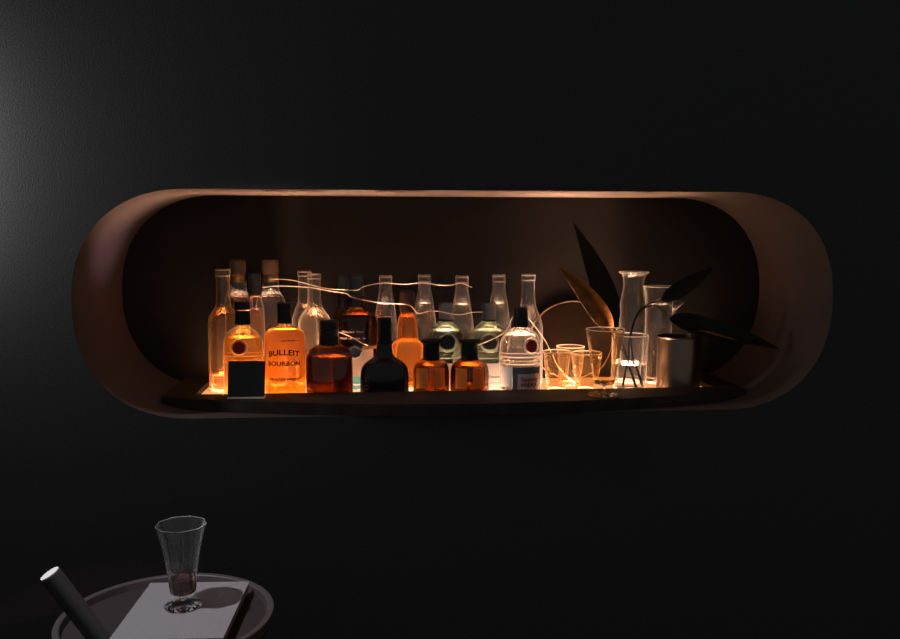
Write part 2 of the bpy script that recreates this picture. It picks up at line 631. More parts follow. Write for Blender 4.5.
def words(root, P, cx, Y, px, y_base, text, size_px, width_px, m, sy=1.0, arch=0.0, shear=0.0, name='lettering', R=None):
    z = at(cx, y_base, Y).z - PZ
    R = R or radius_at(P, z) + 0.0003
    k = mpp(cx, y_base, Y)
    a = math.asin(max(-0.95, min(0.95, (px - cx) * k / R)))
    return lettering(text, size_px * k * 1.35, R, sy, z, m, root, name, a, arch * k, width_px * k, shear, SUP.get(root.name, 2.0))


def ring(root, cx, Y, y, hw, m, name='lip_ring', tr=0.0010, sy=1.0, zb=None):
    """a pressed bead running round the outside of a glass"""
    R, z = hw * mpp(cx, y, Y), at(cx, y, Y).z - (PZ if zb is None else zb)
    pts = [(R + tr * math.cos(2 * PI * j / 10), z + tr * math.sin(2 * PI * j / 10)) for j in range(10)]
    return link(name, lathe(pts, 48, sy, closed=True), m, root)


# --- tall empty bottle at the left end
b1, P = bottle('glass_bottle', 'tall uncapped clear bottle at the end beside the black card, with a long straight neck', 'bottle', 224.0, 0.282,
               [(269.5, 7.4), (271, 7.6), (274.5, 7.6), (275.5, 7.0), (279, 7.2), (280, 6.6), (300, 6.8), (308, 8), (312, 12.0), (316, 14.6), (322, 15.6), (334, 15.8), (388, 15.8)],
               M['honey'], (M['pink'], 374), n=64)  # clear glass; honey tint puts its orange reflections into the colour
ring(b1, 224.0, 0.282, 270.2, 7.2, M['frost'])
ring(b1, 224.0, 0.282, 276, 7.2, M['frost'])

# --- two stoppered clear bottles behind
STOP = [(0, 260.5), ]
def stoppered(cx, Y, label, hwb):
    r, P = bottle('spirit_bottle', label, 'bottle', cx, Y,
                  [(281, 8.2), (283, 8.4), (290, 8.2), (292, 9.2), (294.5, hwb - 3.6), (299, hwb - 0.9), (305, hwb), (388, hwb)],
                  M['clear'], (M['water'], 292), group='clear bottles with tall brown stoppers')
    cap(r, cx, Y, [(260, 7.6), (262, 8.2), (272, 8.2), (273, 7.7), (276, 7.7)], M['cork'], 'stopper', it=1)
    cap(r, cx, Y, [(276, 7.9), (282, 8.3)], M['bandgold'], 'stopper_collar')
    return r
stoppered(239.4, 0.352, 'clear bottle with a tall brown stopper, directly behind the golden bottle with a red seal', 13.4)
stoppered(271.5, 0.350, 'clear spirit bottle with a tall brown stopper, standing behind the bright orange bourbon bottle', 14.4)

# --- slim bulb necked bottle between them
b3, P = bottle('liqueur_bottle', 'slim dark capped bottle of rosy liqueur between the two tall stoppered bottles', 'bottle', 256, 0.298,
               [(293, 5.5), (298, 5.8), (302, 7.6), (309, 8.6), (316, 8.8), (322, 9.0), (330, 9.2), (388, 9.2)], M['clear'], (M['pink'], 309))
cap(b3, 256, 0.298, [(273.5, 6.2), (294.5, 6.2)], M['blackcap'])
cap(b3, 256, 0.298, [(294.5, 6.3), (296.5, 6.3)], M['bandgold'], 'cap_band')

# --- golden gin bottle with dark seal, behind the card
GIN = lambda c: [(c - 2, 7.2), (c + 2, 7.6), (c + 4, 10.0), (c + 6.5, 13.8), (c + 10, 17.0), (c + 15, 19.3), (c + 21, 20.3), (c + 28, 20.4), (c + 29.5, 21.0), (c + 31.5, 21.0), (c + 33, 20.0),
                 (c + 35, 20.0), (c + 36.5, 21.0), (c + 38.5, 21.0), (c + 40, 20.2)]
a1, P = bottle('gin_bottle', 'golden domed bottle with a dark red wax seal behind the black card', 'bottle', 243.5, 0.198,
               [(y, h * 0.98) for y, h in GIN(324)] + [(388, 20.2)], M['clear'], (M['whiskey'], 337), sy=0.82, it=1)
cap(a1, 243.5, 0.198, [(302, 7.9), (310, 8.0), (311, 7.6), (324.5, 7.8)], M['blackcap'])
bmx_ = cap(a1, 243.5, 0.198, [(309.3, 8.2), (310.4, 8.2)], M['bandgold'], 'cap_band')
seal(a1, P, 243.5, 0.198, 241.5, 346, 6.6, M['redseal'], 0.82, M['frostamber'])
for q in (354.5, 361.5):
    ring(a1, 243.5, 0.198, q, 20.2, M['frostamber'], 'glass_band', 0.0014, 0.82)

# --- orange bourbon flask
a2, P = bottle('bourbon_bottle', 'bright orange bourbon flask with embossed lettering beside the black card', 'bottle', 285, 0.188,
               [(321, 6.6), (324, 6.8), (326, 8.5), (328.5, 14.5), (332, 18.8), (337, 20.4), (345, 20.6), (360, 20.2), (388, 20.4)],
               M['clear'], (M['bourbon'], 329), sy=0.60, sup=2.7)
cap(a2, 285, 0.188, [(303, 7.0), (323, 7.2)], M['blackcap'])
words(a2, P, 285, 0.188, 285, 355.5, 'BULLEIT', 5.8, 33, M['orangeink'], 0.615, arch=2.0)
words(a2, P, 285, 0.188, 285, 364, 'BOURBON', 4.6, 34, M['orangeink'], 0.615)
words(a2, P, 285, 0.188, 286, 379, 'FRONTIER WHISKEY', 3.0, 31, M['orangeink'], 0.615)
marks(a2, P, 285, 0.188, [(340.2, 282, 300, 1.5, [])], M['orangeink'], 0.61, 'label_print')

# --- two round shouldered empty bottles
RS = lambda y, h: [(y, 6.6), (y + 1.5, 7.0), (y + 4.5, 7.0), (y + 5.5, 6.2), (y + 20, 6.3), (y + 32, 7.0), (y + 37, 10), (y + 43, h - 2), (y + 50, h), (388, h)]
for cx, Y, yt, h, lab in ((305.3, 0.350, 271.2, 13.6, 'uncapped clear bottle with round shoulders, half hidden by its twin in front'),
                          (314.8, 0.266, 273.8, 17.0, 'clear bottle with round shoulders between the orange flask and the square brown bottle')):
    c_, P = bottle('glass_bottle', lab, 'bottle', cx, Y, RS(yt, h), M['warm'], group='round shouldered clear bottles')
    ring(c_, cx, Y, yt + 1, 6.6, M['frost'])
    ring(c_, cx, Y, yt + 5, 6.5, M['frost'], tr=0.0007)

# --- square shouldered brown bottle
d1, P = bottle('whisky_bottle', 'broad dark brown bottle with arched shoulders and a ribbed black cap', 'bottle', 329.5, 0.190,
               [(344, 10), (345.5, 13), (348, 18.6), (352, 22.0), (358, 23.3), (366, 23.5), (388, 23.5)], M['dbrown'], (M['cola'], 356), sy=0.56, sup=2.6)
cap(d1, 329.5, 0.190, [(320.5, 9.6), (325, 9.8), (326, 9.3), (329, 9.8), (330, 9.3), (333, 9.8), (334, 9.3), (337, 9.8), (345, 9.9)], M['blackcap'])

# --- dark bottles with petrol caps
d3, P = bottle('rum_bottle', 'dark bottle with a petrol black cap, mostly hidden by the scripted bottle in front', 'bottle', 344, 0.356,
               [(288, 5.6), (306, 5.8), (311, 9), (318, 11.2), (388, 11.2)], M['dbrown'], (M['cola'], 316))
cap(d3, 344, 0.356, [(275, 5.7), (279, 5.8), (280, 5.5), (292, 5.8)], M['tealcap'])
d2, P = bottle('rum_bottle', 'dark bottle with white handwriting, a slate blue seal and a blush and teal label', 'bottle', 356.5, 0.276,
               [(294, 6.8), (305, 7.0), (309, 9), (312, 15), (316, 19.6), (322, 21.2), (330, 21.4), (388, 21.4)], M['dbrown'], (M['cola'], 314), sy=0.72, sup=2.3)
cap(d2, 356.5, 0.276, [(275.5, 7.9), (280, 8.0), (281, 7.6), (287, 7.6), (288, 8.0), (295.5, 8.0)], M['tealcap'])
marks(d2, P, 356.5, 0.276, [(331.3, 342.5, 363, 2.0, [(354.2, 356.0)]), (337.6, 340.5, 366, 1.9, [(347, 348.4), (352, 353.2), (360.5, 361.8)])], M['whiteink'], 0.74)
wrap(d2, P, 356.5, 0.276, 346, 374, 346, 373, M['pinkpaper'], 0.74, lab='blush paper label')
wrap(d2, P, 356.5, 0.276, 374, 392, 346, 373, M['teal'], 0.74, lab='teal paper label')
_, RW = wrap(d2, P, 356.5, 0.276, 381.2, 382.6, 352, 362, M['white'], 0.75, name='label_stripe', lift=0.0012)
wrap(d2, P, 356.5, 0.276, 344.6, 347.4, 363, 376, M['bandgold'], 0.75, name='label_stripe', lift=0.0012)
seal(d2, P, 356.5, 0.276, 355.2, 349.5, 7.0, M['blueseal'], 0.77, sides=8)

# --- black squat bottle
k1, P = bottle('liqueur_bottle', 'squat black bottle with a black sealed neck at the front', 'bottle', 384.5, 0.190,
               [(342, 7.4), (352, 7.8), (356, 9.5), (359, 14), (363, 20), (368, 23.4), (376, 24.4), (388, 24.4)], M['black_glass'], None, sy=0.56, sup=2.4)
cap(k1, 384.5, 0.190, [(318, 6.6), (319, 7.0), (340, 7.2), (341, 7.7), (344, 7.8)], M['blackrub'], 'neck_seal')
marks(k1, P, 384.5, 0.190, [(yy, 365.2, 368.0, 2.2, []) for yy in (376.5, 380.5, 384.5, 388)], M['pinkpaper'], 0.57, 'label_print')

# --- orange bottle with bulb neck
g1, P = bottle('whisky_bottle', 'orange whisky bottle with a bulbous neck between two plain tonic bottles', 'bottle', 407.5, 0.268,
               [(310, 6.6), (313, 7.2), (316, 8.4), (322, 9.4), (330, 10.2), (338, 10.2), (340.5, 10.4), (342, 13.2), (345, 15.4), (350, 16.4), (358, 16.2), (388, 15.8)], M['honey'], (M['rye'], 316))
ring(g1, 407.5, 0.268, 340, 10.0, M['frostamber'], 'glass_band', 0.0012)  # bright line under the bulb, put in as a hazy ring
cap(g1, 407.5, 0.268, [(291, 7.3), (292, 7.6), (308.5, 7.8), (309.5, 7.4), (312.5, 7.4)], M['browncap'])

# --- four tonic bottles and a hock bottle at the back
TON = lambda y: [(y, 6.0), (y + 1.2, 6.5), (y + 3.4, 6.5), (y + 4.4, 6.0), (y + 5.6, 6.5), (y + 8.4, 6.5), (y + 9.4, 5.9), (y + 16, 6.5), (y + 27, 8.6), (y + 40, 10.4), (y + 56, 12.4), (y + 66, 13.6), (y + 76, 14.0), (388, 14.0)]
for cx, yt, lab in ((385.8, 276, 'uncapped clear tonic bottle of water directly behind the neck of the squat black bottle'),
                    (424.5, 275, 'uncapped clear tonic bottle of water beside the bulb necked orange bottle'),
                    (461.8, 276, 'uncapped clear tonic bottle of water in the gap between the two green gin bottles'),
                    (498.6, 275, 'tonic bottle of water in the gap between the second green and the clear gin bottle')):
    t_, P = bottle('tonic_bottle', lab, 'bottle', cx, 0.348, TON(yt), M['tonic'], (M['spring'], yt + 28), group='tonic bottles along the back of the shelf', it=1)
    ring(t_, cx, 0.348, yt + 1.6, 6.0, M['frost'], tr=0.0013)
    ring(t_, cx, 0.348, yt + 6.8, 6.1, M['frost'], tr=0.0013)
f5, P = bottle('glass_bottle', 'empty clear bottle with sloping shoulders behind the clear gin bottle, near the round wooden board', 'bottle', 527.8, 0.316,
       [(274.5, 6.6), (276, 7.0), (280, 7.0), (281, 6.2), (300, 6.6), (308, 8), (316, 12), (324, 14.4), (332, 14.8), (388, 14.8)], M['clear'])
ring(f5, 527.8, 0.316, 275.6, 6.7, M['frost'], tr=0.0012)
ring(f5, 527.8, 0.316, 280.5, 6.6, M['frost'])

# --- two green and one clear gin bottle
for cx, sx, gl, lab in ((445.8, 446.3, 'green', 'green gin bottle with a dark seal behind the first small amber jar'),
                        (488.8, 487.5, 'green', 'green gin bottle with a dark seal and white label, next to the clear gin bottle')):
    Y = 0.268
    h1, P = bottle('gin_bottle', lab, 'bottle', cx, Y, [(y, h * 0.92) for y, h in GIN(319)] + [(388, 18.4)], M[gl], (M['water'], 330), sy=0.78, it=1, group='green domed gin bottles')
    cap(h1, cx, Y, [(303, 6.8), (306, 7.2), (309, 7.2), (310, 6.8), (319.5, 7.0)], M['graycap'])
    cap(h1, cx, Y, [(319.3, 7.4), (321.2, 7.4)], M['blackcap'], 'cap_band')
    seal(h1, P, cx, Y, sx, 341, 7.4, M['darkseal'], 0.78, M['frostgreen'])
    for q in (349.5, 356.5):
        ring(h1, cx, Y, q, 18.6, M['frostgreen'], 'glass_band', 0.0014, 0.78)
    _, RW = wrap(h1, P, cx, Y, 361.5, 388.5, cx - 17.6, cx + 12.5, M['white'], 0.80, lift=0.0008)
    words(h1, P, cx, Y, cx + 5, 375.6, 'Tanqueray', 2.8, 15, M['ink'], 0.81, R=RW + 0.0008)
    marks(h1, P, cx, Y, [(380.8, cx - 1.5, cx + 11.5, 1.0, [])], M['ink'], 0.81, 'label_print', 0.0012)
Y = 0.198
h3, P = bottle('gin_bottle', 'clear gin bottle with a red wax seal and a grey label at the front', 'bottle', 520.3, Y, [(y, h) for y, h in GIN(325)] + [(388, 20.4)], M['clear'], (M['water'], 334), sy=0.80, it=1)
cap(h3, 520.3, Y, [(307.5, 6.2), (308.5, 6.6), (312, 6.7), (313, 7.1), (327, 7.5)], M['blackcap'])
wrap(h3, P, 520.3, Y, 316.5, 317.5, 513, 528, M['graycap'], 0.82, name='cap_band')
seal(h3, P, 520.3, Y, 528.5, 344.5, 6.3, M['redseal'], 0.80, M['frost'])
for q in (355.5, 362.5):
    ring(h3, 520.3, Y, q, 20.4, M['frost'], 'glass_band', 0.0014, 0.80)
_, RW = wrap(h3, P, 520.3, Y, 365, 384.5, 500.5, 510.2, M['tab'], 0.815, name='neck_label', lift=0.0008, lab='white paper tab')
_, RW = wrap(h3, P, 520.3, Y, 365, 389.5, 510.4, 538.2, M['greylabel'], 0.815, lift=0.0008, lab='grey label with red and black words')
_, R2 = wrap(h3, P, 520.3, Y, 371.5, 388.6, 515, 537.2, M['panelpaper'], 0.825, name='label_panel', lift=0.0013)
words(h3, P, 520.3, Y, 526.5, 378.6, 'Tanqueray', 4.2, 19, M['redink'], 0.83, shear=0.2, R=R2 + 0.0006)
words(h3, P, 520.3, Y, 526.5, 384.0, 'VODKA', 3.9, 18, M['ink'], 0.83, R=R2 + 0.0006)

# --- two small amber jars
for cx, hw, yc, lab in ((431.2, 18.2, 340, 'small amber apothecary bottle with black flanged cap, beside the squat black bottle'),
                        (469.6, 19.4, 340, 'small amber apothecary bottle with black flanged cap, in front of the second green gin bottle')):
    Y = 0.196
    j1, P = bottle('apothecary_bottle', lab, 'bottle', cx, Y, [(358, 9.0), (359.5, 10.5), (361.5, 14), (365, hw - 1.6), (370, hw - 0.1), (376, hw), (388, hw)], M['brown'],
                   (M['cola'], 364), sy=0.84, group='small amber apothecary bottles')
    cap(j1, cx, Y, [(yc, 10.6), (342.3, 10.8), (342.8, 8.4), (344.5, 8.0), (360.5, 8.4)], M['blackrub'])
    wrap(j1, P, cx, Y, 366.5, 386, cx - 15, cx - 4.5, M['amberlabel'], 0.86, name='label', lift=0.0006)  # rectangles of orange light in the glass, put in as patches
    wrap(j1, P, cx, Y, 366.5, 386, cx + 1.5, cx + 12.5, M['amberlabel'], 0.86, name='label', lift=0.0006)

# ------------------------------------------------------------------ black card in its stand
p = atz(246.5, 398, SZ)
card = thing('menu_card', 'small blank black card standing upright on the shelf edge', 'card', (p.x, p.y, SZ))
k = mpp(246.5, 380, p.y)
hw = 18.6 * k
hh = at(246.5, 361.5, p.y).z - SZ
bm = bmesh.new()
box(bm, -hw, hw, -0.006, -0.0035, 0.004, hh, 0.0006)
for v in bm.verts:
    v.co.y += v.co.z * 0.12
    v.co.x += v.co.z * 0.02
c = link('card', bm, M['card'], card, smooth=False)
bm = bmesh.new()
box(bm, -hw, hw, -0.012, 0.018, 0.0, 0.0035, 0.0008)
c = link('stand', bm, M['acrylic'], card, smooth=False)
c['label'] = 'pale acrylic foot'
card.rotation_euler.z = math.radians(-2)

# ------------------------------------------------------------------ round wooden board against the niche back
Y = 0.383
c0 = at(572, 343, Y)
rb = 42.2 * mpp(572, 340, Y)
board = thing('round_board', 'round wooden serving board leaning on the back of the niche', 'board', (c0.x, Y, PZ))
zc = rb + 0.0005
def disc(r, y0, y1, bev):
    return [(0, y0), (r - bev, y0), (r, y0 + bev), (r, y1 - bev), (r - bev, y1), (0, y1)]
bm = lathe(disc(rb - 0.003, -0.006, 0.006, 0.001), 72)
for v in bm.verts:
    v.co = Vector((v.co.x, v.co.z, v.co.y + zc))
link('face', bm, M['wood'], board)
pts = [(rb - 0.0015 + 0.0022 * math.cos(2 * PI * j / 10), 0.0065 * math.sin(2 * PI * j / 10)) for j in range(10)]
bm = lathe(pts, 72, closed=True)
for v in bm.verts:
    v.co = Vector((v.co.x, v.co.z, v.co.y + zc))
o = link('edge_band', bm, M['woodedge'], board)
o['label'] = 'pale edge band'
# the top of the board really shows at row 301: drop the disc until its top is there
zt = at(572, 301, Y).z - PZ
board.scale = (1, 1, zt / (2 * rb)) if zt < 2 * rb else (1, 1, 1)

# ------------------------------------------------------------------ glasses
def vessel(name, label, cat, cx, Y, prof, gm, t=0.0016, tb=0.006, zb=None, liquid=None, flute=None, group=None, it=1, n=56, rim=True):
    zb = PZ if zb is None else zb
    root = thing(name, label, cat, place(cx, 380, Y, zb), group)
    P = smooth_prof(real_profile(cx, Y, prof, zb), it)
    sp, ins = shell(P, t, tb)
    link('glass_body', lathe(sp, n, flute=flute), gm, root, angle=50)
    if rim:
        R, zt = P[-1][0] - t / 2, P[-1][1]
        pts = [(R + 0.0011 * math.cos(2 * PI * j / 10), zt + 0.0011 * math.sin(2 * PI * j / 10)) for j in range(10)]
        link('rim', lathe(pts, n, closed=True, flute=flute), M['frost'], root)  # frosted bead added to draw the bright line along the rim
    if liquid:
        lm, ly = liquid
        zl = at(cx, ly, Y).z - zb
        e = 0.0003
        lp = [(0.0, tb - e), (ins[0][0] * 0.85, tb - e)] + [(r + e, z) for r, z in ins if tb <= z < zl] + [(radius_at(ins, zl) + e, zl), (0.0, zl)]
        link('liquid', lathe(lp, n, flute=flute), lm, root, angle=50)
    return root


TG = 'small ribbed tumblers'
vessel('tumbler', 'small clear ribbed tumbler next to the clear gin bottle', 'glass', 556.6, 0.192, [(351.5, 13.6), (360, 12.6), (388, 9.6)], M['gold'], flute=(12, 0.014), group=TG, n=96)
vessel('tumbler', 'small clear ribbed tumbler just behind the bowl of the stemmed glass', 'glass', 586.0, 0.190, [(353.0, 15.0), (362, 13.8), (388, 9.8)], M['gold'], flute=(12, 0.014), group=TG, n=96)
vessel('tumbler', 'small clear ribbed tumbler standing behind the front pair, before the wooden board', 'glass', 570, 0.285, [(346.5, 13.8), (356, 12.8), (388, 9.6)], M['gold'], flute=(12, 0.014), group=TG, n=96)

# vase, carafe, mixing glass
vessel('glass_vase', 'clear tapered glass vase half full of water holding the leafy cutting', 'vase', 629.6, 0.204, [(335, 17.4), (345, 17.0), (388, 15.2)], M['thin'], t=0.002, liquid=(M['water'], 363.5))
vessel('carafe', 'tall empty clear carafe with a flared lip behind the vase', 'carafe', 631.6, 0.351,
       [(272, 14.6), (273.2, 14.4), (275, 11.6), (279, 10.2), (286, 9.8), (294, 11.2), (303, 12.8), (314, 13.4), (330, 13.2), (388, 12.8)], M['clear'], t=0.002, it=2)
r = vessel('mixing_glass', 'clear mixing glass with a pouring spout behind the metal cup', 'jug', 657, 0.302, [(286.5, 15.2), (290, 14.4), (300, 13.2), (330, 12.5), (388, 12.0)], M['clear'], t=0.0022, liquid=(M['water'], 304))
kk = mpp(656.5, 300, 0.300)
zs = at(656.5, 302, 0.300).z - PZ
bm = bmesh.new()
def spout_ring(x, hwid, dz, dep):
    return [bm.verts.new((x, hwid * math.sin(a) , zs + dz - dep * math.cos(a))) for a in [(-PI / 2) + PI * j / 8 for j in range(9)]]
R1 = spout_ring(14.2 * kk, 0.020, 0.004, 0.034)
R2 = spout_ring(19.5 * kk, 0.013, 0.003, 0.020)
R3 = spout_ring(25.0 * kk, 0.006, 0.002, 0.004)
for A, B in ((R1, R2), (R2, R3)):
    for j in range(8):
        bm.faces.new((A[j], A[j + 1], B[j + 1], B[j]))
bmesh.ops.solidify(bm, geom=bm.faces[:], thickness=0.0018)
link('spout', bm, M['clear'], r)

# stemmed glass on the shelf front
pf = atz(604, 395.2, SZ)
Y = pf.y
root = thing('stemmed_glass', 'short stemmed wine glass on the shelf front edge', 'glass', (pf.x, Y, SZ))
k = mpp(604, 370, Y)
z = lambda y: at(604, y, Y).z - SZ
rr = lambda h: h * k
bowl_out = [(0.004, z(385.5)), (rr(9.6), z(383.5)), (rr(10.6), z(379)), (rr(13.5), z(362)), (rr(16.2), z(345)), (rr(18.8), z(329.5))]
bowl_in = [(r_ - 0.0016, z_) for r_, z_ in bowl_out[2:]]
prof = [(0, z(385.5))] + bowl_out + [(rr(18.6), z(329.0))] + bowl_in[::-1] + [(rr(8.6), z(381.5)), (0, z(382))]
link('bowl', lathe(prof), M['gold'], root, angle=24)
pts = [(rr(18.5) + 0.0009 * math.cos(2 * PI * j / 10), z(329.2) + 0.0009 * math.sin(2 * PI * j / 10)) for j in range(10)]
link('rim', lathe(pts, closed=True), M['frost'], root)  # frosted bead painting in the bright line of the rim
prof = [(0, z(386)), (0.0035, z(386)), (0.003, z(389)), (0.0034, 0.006), (0.008, 0.0045), (rr(12), 0.003), (rr(15.4), 0.0022), (rr(15.6), 0.001), (rr(15.2), 0.0), (0, 0.0)]
link('foot', lathe(prof), M['plain'], root, angle=50)

# metal cup
Y = 0.208
root = thing('metal_cup', 'polished metal cup with a rolled rim, right of the vase', 'cup', place(678, 380, Y))
k = mpp(678.5, 360, Y)
z = lambda y: at(678, y, Y).z - PZ
R0 = 20.8 * k
prof = [(0, 0.0), (R0 - 0.003, 0.0), (R0, 0.003), (R0, z(341)), (R0, z(337)), (R0 - 0.0016, z(337)), (R0 - 0.0016, 0.006), (0, 0.005)]
link('body', lathe(prof, 64), M['steel'], root)
pts = [(R0 + 0.0016 * math.cos(2 * PI * j / 10), z(336.6) + 0.0020 * math.sin(2 * PI * j / 10)) for j in range(10)]
link('rim', lathe(pts, 64, closed=True), M['steel'], root)


# ------------------------------------------------------------------ the leafy cutting
pv = place(629.6, 380, 0.204)
plant = thing('plant_cutting', 'cutting with long pointed dark leaves standing in the glass vase', 'plant', pv + Vector((0, 0, 0.012)))
po = plant.location.copy()


def stem(pts, r=0.0022):
    bm = bmesh.new()
    tube(bm, [q - po for q in catmull(pts)], r, 8, r * 0.8)
    return link('stem', bm, M['stem'], plant)


def leaf(pts, hw, m, face, fold=0.35, lab=None, w0=0.12):
    """blade along pts; face: direction its upper side looks at"""
    c = catmull(pts, 8)
    bm = bmesh.new()
    rows = []
    N = len(c) - 1
    for i, q in enumerate(c):
        t = i / N
        w = hw * (math.sin(PI * min(1, t * 1.0) ** 0.72) ** 0.9 * (1 - w0) + w0 * (1 - t)) if 0 < t < 1 else hw * (w0 if t == 0 else 0.01)
        w = max(w, hw * 0.01)
        tg = (c[min(i + 1, N)] - c[max(i - 1, 0)]).normalized()
        f = face.normalized()
        s = tg.cross(f).normalized()
        nn = s.cross(tg).normalized()
        rows.append([bm.verts.new(q - po + s * (w * j / 3) + nn * (abs(j) / 3 * w * fold)) for j in range(-3, 4)])
    for A, B in zip(rows, rows[1:]):
        for j in range(6):
            bm.faces.new((A[j], A[j + 1], B[j + 1], B[j]))
    bmesh.ops.recalc_face_normals(bm, faces=bm.faces)
    bmesh.ops.solidify(bm, geom=bm.faces[:], thickness=0.0007)
    o = link('leaf', bm, m, plant, angle=60)
    if lab:
        o['label'] = lab
    return o


stem([at(624, 386, 0.20), at(628, 362, 0.204), at(630, 336, 0.206), at(636, 316, 0.21), at(646, 305.5, 0.215), at(656, 302, 0.22), at(664, 300.5, 0.225)])
stem([at(640, 386, 0.196), at(634, 362, 0.198), at(631, 336, 0.196), at(638, 314, 0.185), at(650, 306, 0.168), at(661, 309.5, 0.150), at(671, 320, 0.138)])
stem([at(634, 386, 0.21), at(628, 360, 0.214), at(619, 334, 0.216), at(614, 326, 0.222)])
stem([at(640, 386, 0.188), at(634, 365, 0.184), at(624, 352, 0.184), at(615, 338, 0.184), at(608, 324, 0.184)], 0.0018)
leaf([at(614, 328, 0.222), at(604, 296, 0.24), at(591, 262, 0.255), at(573, 222, 0.27)], 14.5 * 0.00255, M['leaf'], Vector((0.25, -1, 0.1)), 0.25)
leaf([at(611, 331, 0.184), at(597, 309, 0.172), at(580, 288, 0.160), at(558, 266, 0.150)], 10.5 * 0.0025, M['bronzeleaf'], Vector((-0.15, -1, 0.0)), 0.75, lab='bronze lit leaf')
leaf([at(662, 301, 0.225), at(680, 290, 0.228), at(697, 279, 0.232), at(713.5, 267, 0.236)], 9.0 * 0.00255, M['leaf'], Vector((-0.2, -1, 0.5)), 0.3)
leaf([at(670, 319, 0.138), at(690, 325, 0.134), at(718, 333, 0.132), at(750, 340, 0.130), at(780, 349, 0.128)], 13.0 * 0.0025, M['leaf'], Vector((-0.1, -0.9, 0.75)), 0.35)
leaf([at(692, 331, 0.126), at(718, 336.5, 0.123), at(748, 344.5, 0.120)], 3.6 * 0.0025, M['bronzeleaf'], Vector((0.1, -1, -0.3)), 0.3, lab='narrow bronze leaf')  # lit streak on the leaf behind, put in as a narrow blade

# ------------------------------------------------------------------ loose wires over the bottles
def wire(label, pts):
    P = [at(x, y, Y) for x, y, Y in pts]
    bm = bmesh.new()
    tube(bm, catmull(P, 6), 0.0010, 8)
    return tag(link('string_light_wire', bm, M['wire']), label, 'wire', 'thin wires looped over the bottles')


wire('upper of the two bright wires over the bottle necks, running on to the tonic bottles',
     [(270, 279.3, .328), (280, 279.2, .315), (292, 280.2, .285), (304, 283.0, .250), (320, 287.2, .245), (333, 289.2, .248), (347, 290.0, .246), (357, 290.2, .245), (364, 286.5, .250),
      (376, 283.8, .290), (386, 283.0, .326), (404, 284.2, .320), (424, 282.6, .327), (438, 285.0, .320), (450, 285.2, .318), (461, 283.2, .327), (472, 287.5, .330)])
wire('lower of the two bright wires over the bottle necks, dipping to the green bottle caps',
     [(262, 287.5, .325), (276, 286.0, .318), (298, 286.6, .270), (314, 288.0, .246), (330, 291.0, .246), (346, 293.5, .248), (352, 297.3, .252), (366, 300.5, .256), (380, 302.8, .290), (396, 303.6, .243),
      (410, 305.6, .241), (418, 313.2, .262), (428, 311.4, .300), (438, 311.2, .246), (452, 314.0, .246), (462, 314.5, .300), (472, 312.4, .300), (484, 312.0, .246)])
wire('short wire strand slanting across the dark bottle with white handwriting', [(337, 331.5, .2365), (345, 334.4, .2345), (354, 338.6, .2325), (362, 343.0, .2335), (368, 345.6, .235)])
wire('wire strand from an amber bottle behind the clear gin bottle down to the tumblers',
     [(478, 345.2, .172), (488, 341.2, .186), (497, 337.0, .208), (503, 333.5, .234), (507.5, 328.5, .250), (513, 317.0, .254), (521, 312.5, .254), (529, 319.0, .254), (538, 330.5, .254), (546, 342.0, .250), (551, 352.5, .240), (558, 366.0, .238), (568, 377, .237), (575, 383.0, .237)])

# ------------------------------------------------------------------ side table, book, glass, tube
TZ = 0.700
TC = Vector((-0.368, -0.452, 0.0))
TR = 0.186
table = thing('side_table', 'small round dark side table with a raised rim below the niche', 'table', TC)
prof = [(0, TZ - 0.028), (TR - 0.02, TZ - 0.028), (TR - 0.004, TZ - 0.016), (TR - 0.002, TZ - 0.001), (TR - 0.010, TZ), (0, TZ)]
link('tabletop', lathe(prof, 96), M['table'], table)
prof = [(TR - 0.003, TZ - 0.010), (TR + 0.003, TZ + 0.011), (TR + 0.002, TZ + 0.0135), (TR - 0.007, TZ + 0.0135), (TR - 0.009, TZ + 0.012), (TR - 0.012, TZ + 0.0002)]
link('rim', lathe(prof, 96, closed=True), M['rim'], table)
link('column', lathe([(0, 0.02), (0.022, 0.02), (0.020, 0.1), (0.018, 0.6), (0.03, TZ - 0.03), (0.05, TZ - 0.0275), (0, TZ - 0.0275)], 32), M['table'], table)
link('base', lathe([(0, 0), (0.16, 0), (0.162, 0.006), (0.15, 0.012), (0.03, 0.022), (0, 0.022)], 64), M['table'], table)

BH = 0.012
BZ = TZ + 0.0145            # it rests on the raised rim
c1, c2, c3 = atz(150, 582.5, BZ + BH), atz(249.5, 581, BZ + BH), atz(120, 632, BZ + BH)
u = (c2 - c1); L = u.length; u.normalize()
v = (c3 - c1); v = (v - u * v.dot(u)).normalized()
wd = 0.235
bmid = c1 + u * (L / 2) + v * (wd / 2)
book = thing('book', 'thin grey book lying on the round side table', 'book', (bmid.x, bmid.y, BZ))
book.rotation_euler.z = math.atan2(u.y, u.x)
bm = bmesh.new()
box(bm, -L / 2, L / 2, -wd / 2, wd / 2, BH - 0.0025, BH - 0.0005, 0.0006)
box(bm, -L / 2, L / 2, -wd / 2, wd / 2, 0.0, 0.002, 0.0006)
box(bm, -L / 2, -L / 2 + 0.002, -wd / 2, wd / 2, 0.0, BH - 0.0005, 0.0006)
link('cover', bm, M['book'], book, smooth=False)
bm = bmesh.new()
box(bm, -L / 2 + 0.002, L / 2 - 0.004, -wd / 2 + 0.004, wd / 2 - 0.004, 0.002, BH - 0.0025)
link('pages', bm, M['pages'], book, smooth=False)

